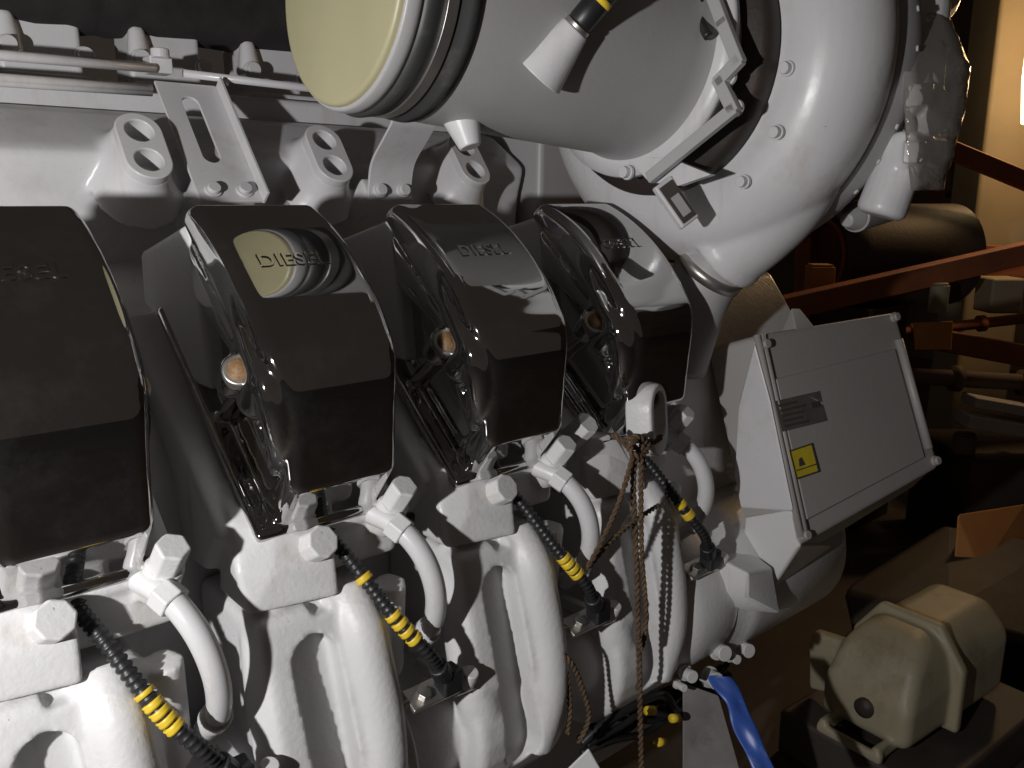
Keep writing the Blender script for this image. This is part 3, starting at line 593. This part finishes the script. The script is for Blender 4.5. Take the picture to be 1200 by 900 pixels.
# ------------------------------------------------------------------ lifting eye on the last head
EC = onX(750, 497, .560); EC = Vector((.552, -.150, 1.302))
en_ = Vector((.34, -.93, .10)).normalized()
a = bmesh.new(); capsule(a, EC, .016, .035, (-.019, .019), (0, .1, 1), en_, n=20); bevel_bm(a, .004, 3)
ct = bmesh.new(); capsule(ct, EC + Vector((0, 0, .006)), .013, .0215, (-.05, .05), (0, .1, 1), en_, n=20)
le = eng(cutmesh('lifting_eye', a, ct, CAST, None, bevel=.002))
bm = bmesh.new(); add_hull(bm, [onX(*q, X) for q, X in (((636, 545), .46), ((660, 500), .46), ((690, 512), .48), ((720, 508), .53), ((742, 545), .55), ((735, 560), .55), ((685, 575), .48), ((660, 560), .465))] + [Vector((.50, -.05, 1.25)), Vector((.57, -.06, 1.26)), Vector((.47, -.05, 1.22))]); from_bm('eye_foot', bm, CAST, le, bevel=.004)
pb = onX(668, 515, .455); bm = bmesh.new(); ab = Vector((.12, -.7, .7)).normalized(); add_cyl(bm, pb - ab * .01, pb + ab * .042, .0175, n=8); from_bm('eye_bolt', bm, CAST, le, smooth=False, bevel=.002)

# ------------------------------------------------------------------ rope tied through the eye
def rope_path(pts, n=14): return spline(pts, n)
RP = bpy.data.objects.new('mooring_rope', None); COL.objects.link(RP); tag(RP, 'thin frayed brown rope knotted round the white lifting eye and hanging down', 'rope')
RP.location = (.5, -.2, .8); RINV = Matrix.Translation(-Vector(RP.location))
def strand(name, pts, r, turns=40, n=14, strands=2):
    r *= .82
    path = rope_path(pts, n); bm = bmesh.new(); L_ = 0; acc = [0]
    for a_, b_ in zip(path, path[1:]): L_ += (b_ - a_).length; acc.append(L_)
    # resample finely
    m = max(20, int(L_ / .0022)); pp = []
    j = 0
    for i in range(m + 1):
        s = L_ * i / m
        while j < len(acc) - 2 and acc[j + 1] < s: j += 1
        f = (s - acc[j]) / max(1e-9, acc[j + 1] - acc[j]); pp.append(path[j].lerp(path[j + 1], f))
    for k in range(strands):
        q = []
        for i, p in enumerate(pp):
            t = (pp[min(i + 1, m)] - pp[max(i - 1, 0)]).normalized(); _, u_, w_ = basis(t, (1, .01, 0)); ang = 2 * pi * (i * L_ / m / (r * 5)) + k * 2 * pi / strands
            q.append(p + (u_ * cos(ang) + w_ * sin(ang)) * r * .50)
        add_tube(bm, q, r * .58, n=6)
    o = from_bm(name, bm, ROPE); o.parent = RP; o.matrix_parent_inverse = RINV; return o
k0 = EC + Vector((.0, -.028, -.036))
strand('rope_strand', [onY(718, 508, -.165), onY(735, 522, -.185), onY(748, 528, -.195), onY(742, 560, -.195), onY(745, 640, -.20), onY(748, 740, -.20), onY(750, 820, -.20), onY(752, 930, -.20)], .0050)
strand('rope_strand', [onY(752, 520, -.195), onY(751, 570, -.20), onY(752, 650, -.205), onY(757, 720, -.205), onY(752, 760, -.205), onY(749, 745, -.21)], .0045)
strand('rope_strand', [onY(742, 535, -.195), onY(725, 590, -.205), onY(700, 645, -.21), onY(688, 665, -.21)], .0045)
strand('rope_strand', [onY(688, 667, -.205), onY(715, 635, -.205), onY(745, 610, -.20), onY(772, 592, -.19)], .0042)
strand('knot', [onY(730, 516, -.185), onY(748, 512, -.20), onY(760, 522, -.195), onY(750, 535, -.205), onY(738, 528, -.20), onY(745, 516, -.20), onY(764, 518, -.18), onY(775, 512, -.16)], .0055)
strand('rope_strand', [onY(651, 760, -.18), onY(668, 775, -.19), onY(680, 800, -.19), onY(690, 840, -.19), onY(678, 870, -.18)], .0045)
strand('rope_strand', [onY(655, 765, -.175), onY(664, 790, -.185), onY(668, 830, -.185), onY(665, 860, -.18)], .0045)

# ------------------------------------------------------------------ cables, small fittings and strap low on the right
def cable(name, pts, r, m, par=None, n=10):
    bm = bmesh.new(); add_tube(bm, spline(pts, 8), r, n=n); return from_bm(name, bm, m, par)
wb = empty('cable_bundle', onY(760, 840, -.12), 'tangle of black cables with yellow tape below the engine manifold', 'cable bundle'); wi = Matrix.Translation(-Vector(wb.location))
def wpart(o): o.parent = wb; o.matrix_parent_inverse = wi; return o
for i in range(9):
    y = -.13 + random.uniform(-.03, .05); pts = []
    for t in range(5):
        x = 690 + t * 38 + random.uniform(-14, 14); yy = 858 - t * 14 + random.uniform(-26, 26); pts.append(onY(x, yy, y + random.uniform(-.01, .01)))
    wpart(cable('cable', pts, random.uniform(.004, .008), RUBBER))
for px, py in ((758, 833), (787, 842), (770, 870)):
    a = onY(px, py, -.185); bm = bmesh.new(); add_cyl(bm, a, a + Vector((.016, 0, -.006)), .0065, n=14); wpart(from_bm('tape_ring', bm, YELLOW))
for px, py, r in ((810, 792, .010), (848, 765, .013), (876, 762, .012), (862, 772, .008), (838, 797, .014), (800, 805, .006)):
    a = onY(px, py, -.18); hexbolt('drain_fitting', a + Vector((0, .012, 0)), (-.3, -.9, .2), r, .022, None, m=CAST, n=16).parent = ENG
    o = COL.objects[-1] if False else None
for o in list(COL.objects):
    if o.name.startswith('drain_fitting'): o.matrix_parent_inverse = ENG_INV
# blue plastic sheet strip
bm = bmesh.new(); L1 = spline([onD(842, 792, 1.25), onD(860, 820, 1.24), onD(872, 850, 1.22), onD(888, 885, 1.2), onD(905, 925, 1.18)], 8); prev = None
bpp = []
for i, p in enumerate(L1):
    w = .017 + .0015 * sin(i * .5); s = vR * w + vU * (.003 * sin(i * .4)); f = vF * (.005 * sin(i * .35 + 1))
    bpp.append([p - s, p - s * .3 + f, p + s * .35 - f, p + s])
V = [[bm.verts.new(q) for q in r_] for r_ in bpp]
for a, b in zip(V, V[1:]):
    for k in range(3): bm.faces.new((a[k], a[k + 1], b[k + 1], b[k]))
o = from_bm('blue_strap', bm, BLUE); sd = o.modifiers.new('s', 'SOLIDIFY'); sd.thickness = .003; ss = o.modifiers.new('ss', 'SUBSURF'); ss.levels = ss.render_levels = 1
tag(o, 'crumpled bright blue plastic strap hanging beside the engine', 'strap')
# grey plates at the bottom
bm = bmesh.new(); add_hull(bm, [onD(x, y, D) for x, y in ((800, 800), (842, 815), (872, 920), (800, 930)) for D in (1.30, 1.33)]); eng(from_bm('side_plate', bm, SIDEP, bevel=.003))
bm = bmesh.new(); add_hull(bm, [onD(x, y, D) for x, y in ((655, 910), (690, 876), (712, 915), (700, 960)) for D in (1.10, 1.16)]); eng(from_bm('foot_plate', bm, PAINT, bevel=.003))

# ------------------------------------------------------------------ cream pump casting, lower right
PM = empty('pump_casting', Vector((1.45, -.1, FLOORZ)), 'cream painted pump casting with a flanged foot standing on the grimy deck', 'pump'); pi_ = Matrix.Translation(-Vector(PM.location))
def pp_(o): o.parent = PM; o.matrix_parent_inverse = pi_; return o
def q_(x, y, D=1.62): return onD(x, y, D)
pc0 = q_(1052, 778, 1.72); pax = (vR * .80 + vH * .60).normalized()
g = []
psd = pax.cross(vZ).normalized()
p = bmesh.new(); add_hull(p, [pc0 + pax * e + psd * y + vZ * z for e, y, z in ((-.115, -.10, -.115), (-.115, .09, -.115), (-.115, -.10, -.03), (-.115, .09, -.03), (-.070, -.085, .055), (-.070, .075, .055), (-.020, -.06, .085), (-.020, .05, .085), (.28, -.11, -.115), (.28, .10, -.115), (.28, -.11, .03), (.28, .10, .03), (.28, -.06, .085), (.28, .05, .085))]); bevel_bm(p, .022, 5, 20, False); g.append(p)
p = bmesh.new(); add_hull(p, [pc0 + pax * e + psd * y + vZ * z for e in (.035, .060) for y, z in ((-.125, -.118), (.115, -.118), (-.125, .02), (.115, .02), (.06, .100), (-.07, .100))]); bevel_bm(p, .006, 3, 20); g.append(p)
for y in (-.060, .055):
    p = bmesh.new(); add_box(p, pc0 + psd * y - vZ * .110 - pax * .115, (.10, .016, .030), ex=pax, ey=psd, ez=vZ); bevel_bm(p, .003, 2); g.append(p)
p = bmesh.new(); add_box(p, pc0 - psd * .002 - vZ * .116 - pax * .160, (.016, .140, .020), ex=pax, ey=psd, ez=vZ); bevel_bm(p, .003, 2); g.append(p)
p = bmesh.new(); add_hull(p, [pc0 + pax * e - psd * y + vZ * z for e in (-.06, -.03) for y, z in ((.09, .03), (.165, .02), (.170, -.02), (.10, -.10), (.160, -.118))]); bevel_bm(p, .005, 2); g.append(p)
pp_(link('pump_body', fused('pump_body', join_bm(g), .0038, 6), CREAM))
bm = bmesh.new(); add_cyl(bm, pc0 - pax * .122 - vZ * .055, pc0 - pax * .090 - vZ * .055, .020, n=24); pp_(from_bm('foot_hole_disc', bm, DARK))  # solid dark disc; the shade of a hole is put into its colour
bm = bmesh.new(); add_box(bm, Vector((pc0.x, pc0.y, (FLOORZ + pc0.z - .136) / 2)) + pax * .1, (.5, .34, pc0.z - .136 - FLOORZ), ex=pax, ey=psd, ez=vZ); pp_(from_bm('pump_plinth', bm, DECK, smooth=False, bevel=.01))

# ------------------------------------------------------------------ background
def beam(name, a, b, w, h, m, label, cat, group=None):
    a, b = Vector(a), Vector(b); d_ = (b - a).normalized(); s = d_.cross(vZ).normalized(); u_ = s.cross(d_)
    bm = bmesh.new(); add_box(bm, (a + b) / 2, ((b - a).length, w, h), ex=d_, ey=s, ez=u_); return tag(from_bm(name, bm, m, smooth=False, bevel=.006), label, cat, group)
beam('steel_beam', onD(870, 372, 2.6), onD(1260, 283, 2.9), .05, .075, ORANGE, 'red-oxide steel beam running just above the control box', 'beam')
beam('steel_beam', onD(1100, 170, 2.9), onD(1240, 228, 2.9), .05, .06, ORANGE, 'red-oxide diagonal brace sloping down past the pale column', 'beam')
beam('steel_beam', onD(1085, 395, 2.9), onD(1260, 428, 2.9), .06, .075, ORANGE, 'low red-oxide beam with an orange carton resting on its end', 'beam')
beam('steel_post', onD(941, 280, 3.0), onD(938, 420, 3.0), .05, .05, ORANGE, 'short red-oxide upright post behind the turbocharger elbow', 'post')
bm = bmesh.new(); add_hull(bm, [onD(x, y, D) for x, y in ((1070, 378), (1117, 376), (1115, 410), (1072, 410)) for D in (2.75, 2.95)]); tag(from_bm('orange_carton', bm, ORBOX, smooth=False, bevel=.004), 'small bright orange carton on the red beam end', 'carton')
beam('timber_board', onD(1075, 308, 3.3), onD(1260, 318, 3.3), .04, .17, ORANGE, 'rust brown board behind the long red beam', 'board')
# dark drum (motor) lying behind
c = onD(1000, 300, 3.0); ax = Vector((.85, -.45, 0)).normalized()
dr = empty('steel_drum', Vector((c.x, c.y, FLOORZ)), 'dark round motor end lying behind the long red beam', 'motor'); di = Matrix.Translation(-Vector(dr.location))
bm = bmesh.new(); add_lathe(bm, [(0, .02), (-.01, .10), (-.03, .155), (.0, .175), (.05, .185), (.5, .185), (.5, .02)], c - ax * .1, ax, n=48); o = from_bm('drum_shell', bm, DARK, bevel=.002); o.parent = dr; o.matrix_parent_inverse = di
bm = bmesh.new(); add_lathe(bm, [(-.014, .115), (-.030, .120), (-.030, .130), (-.014, .135)], c - ax * .1, ax, n=48); o = from_bm('drum_ring', bm, ORANGE); o.parent = dr; o.matrix_parent_inverse = di
bm = bmesh.new(); add_box(bm, Vector((c.x, c.y, (FLOORZ + c.z - .17) / 2)), (.3, .3, c.z - .17 - FLOORZ)); o = from_bm('drum_stand', bm, DARK, smooth=False); o.parent = dr; o.matrix_parent_inverse = di
# pale column, far cabinet
a = onD(1165, 200, 3.6); bm = bmesh.new(); add_box(bm, (a.x, a.y, (FLOORZ + 3.4) / 2), (.24, .24, 3.4 - FLOORZ), ex=vR, ey=vH); tag(from_bm('pale_column', bm, PALE, smooth=False, bevel=.02), 'pale yellowish column beside the glowing lamp', 'column')
a = onD(1170, 345, 3.1); bm = bmesh.new(); add_box(bm, a, (.12, .12, .13), ex=vR, ey=vH); tag(from_bm('white_tin', bm, PALE, smooth=False, bevel=.01), 'small pale tin under the rust brown board', 'tin')
# shelf with grey channel sections
a = onD(1135, 470, 2.7); b = onD(1260, 508, 2.7)
for i, (dy, h) in enumerate(((0, .035), (22, .045))):
    beam('steel_channel', onD(1135 - i * 8, 468 + dy, 2.7), onD(1260, 490 + dy, 2.7), .10, h, GREYP, ('thin pale grey steel channel lying on top of a thicker one', 'thick pale grey steel channel lying under a thinner one')[i], 'channel', 'pale channel sections')
a = onD(1190, 560, 2.9); bm = bmesh.new(); add_box(bm, (a.x, a.y, (FLOORZ + a.z) / 2), (.55, .4, a.z - FLOORZ + .25), ex=vR, ey=vH); tag(from_bm('dark_locker', bm, DARK, smooth=False, bevel=.015), 'grimy dark steel locker below the pale channel sections', 'locker')
bm = bmesh.new(); add_hull(bm, [onD(x, y, D) for x, y, D in ((1122, 602, 2.3), (1200, 590, 2.5), (1205, 640, 2.5), (1150, 668, 2.3), (1118, 655, 2.3), (1230, 610, 2.7), (1130, 640, 2.5))]); tag(from_bm('cardboard_carton', bm, ORBOX, smooth=False, bevel=.006), 'brown open carton leaning by the dark locker', 'carton')
bm = bmesh.new(); add_hull(bm, [onD(x, y, D) for x, y, D in ((985, 690, 2.2), (1105, 615, 2.5), (1250, 640, 2.4), (1250, 760, 1.95), (1110, 720, 2.0), (1000, 760, 2.1))] + [onD(x, y, D) for x, y, D in ((1105, 640, 2.9), (1250, 700, 2.8))]); tag(from_bm('tarpaulin_heap', bm, DARK, smooth=False, bevel=.02), 'dark heap of folded tarpaulin behind the cream pump', 'tarpaulin')
# pipes, valve and stores in the gloom behind the box
def pipe_thing(px0, px1, D, r, label, name='wall_pipe', m=None):
    a_ = onD(*px0, D); b_ = onD(*px1, D); t_ = tag(bpy.data.objects.new(name, None), label, 'pipe'); COL.objects.link(t_); t_.location = a_; iv = Matrix.Translation(-a_)
    bm = bmesh.new(); add_cyl(bm, a_, b_, r, n=20); o = from_bm('pipe_run', bm, m or DARK); o.parent = t_; o.matrix_parent_inverse = iv
    for f_ in (.3, .7):
        c_ = a_.lerp(b_, f_); d_ = (b_ - a_).normalized(); bm = bmesh.new(); add_cyl(bm, c_ - d_ * .012, c_ + d_ * .012, r * 1.55, n=20); o = from_bm('pipe_flange', bm, m or DARK); o.parent = t_; o.matrix_parent_inverse = iv
    return t_
pipe_thing((1060, 440), (1260, 452), 2.75, .028, 'dark flanged pipe running level just under the low red beam', m=WALLM)
pipe_thing((1128, -20), (1126, 330), 3.9, .045, 'dark flanged pipe standing upright against the brown bulkhead', m=WALLM)
pipe_thing((1098, 60), (1096, 330), 4.3, .03, 'thinner rust brown pipe standing upright on the bulkhead', m=ORANGE)
pipe_thing((1010, 395), (1210, 372), 3.4, .022, 'thin rust brown pipe crossing behind the orange carton', m=ORANGE)
for i, (x, y, w, h, m_, lb) in enumerate(((1130, 520, .07, .06, WALLM, 'small brown tin standing on the dark locker top'), (1100, 350, .06, .09, PALE, 'short pale can standing on the long red beam'), (960, 330, .11, .10, ORBOX, 'rust brown box behind the short upright post'))):
    a = onD(x, y, 2.75); bm = bmesh.new(); add_cyl(bm, a - vZ * h / 2, a + vZ * h / 2, w / 2, n=24 if i < 2 else 4); add_cyl(bm, a + vZ * h / 2, a + vZ * (h / 2 + .008), w / 2 * .86, n=24 if i < 2 else 4); tag(from_bm('tin', bm, m_, smooth=False, bevel=.003), lb, 'tin' if i < 2 else 'box')
# lamp
lc = onD(1212, 60, 3.0)
lm = empty('work_lamp', lc + Vector((0, 0, -.22)), 'glowing warm work lamp in front of the pale column', 'lamp'); li = Matrix.Translation(-Vector(lm.location))
bm = bmesh.new(); add_lathe(bm, [(-.26, .01), (-.25, .035), (-.1, .05), (.1, .05), (.2, .04), (.22, .01)], lc + vR * .025, (0, 0, 1), n=32); o = from_bm('lamp_glass', bm, LAMPM); o.parent = lm; o.matrix_parent_inverse = li
bm = bmesh.new(); add_cyl(bm, lc + vR * .025 + Vector((0, 0, .22)), lc + vR * .025 + Vector((0, 0, .5)), .02, n=16); o = from_bm('lamp_stem', bm, DARK); o.parent = lm; o.matrix_parent_inverse = li
point_light('work_lamp_light', lc + vR * .1 - vF * .15, 20, .06, (1.0, .62, .30))
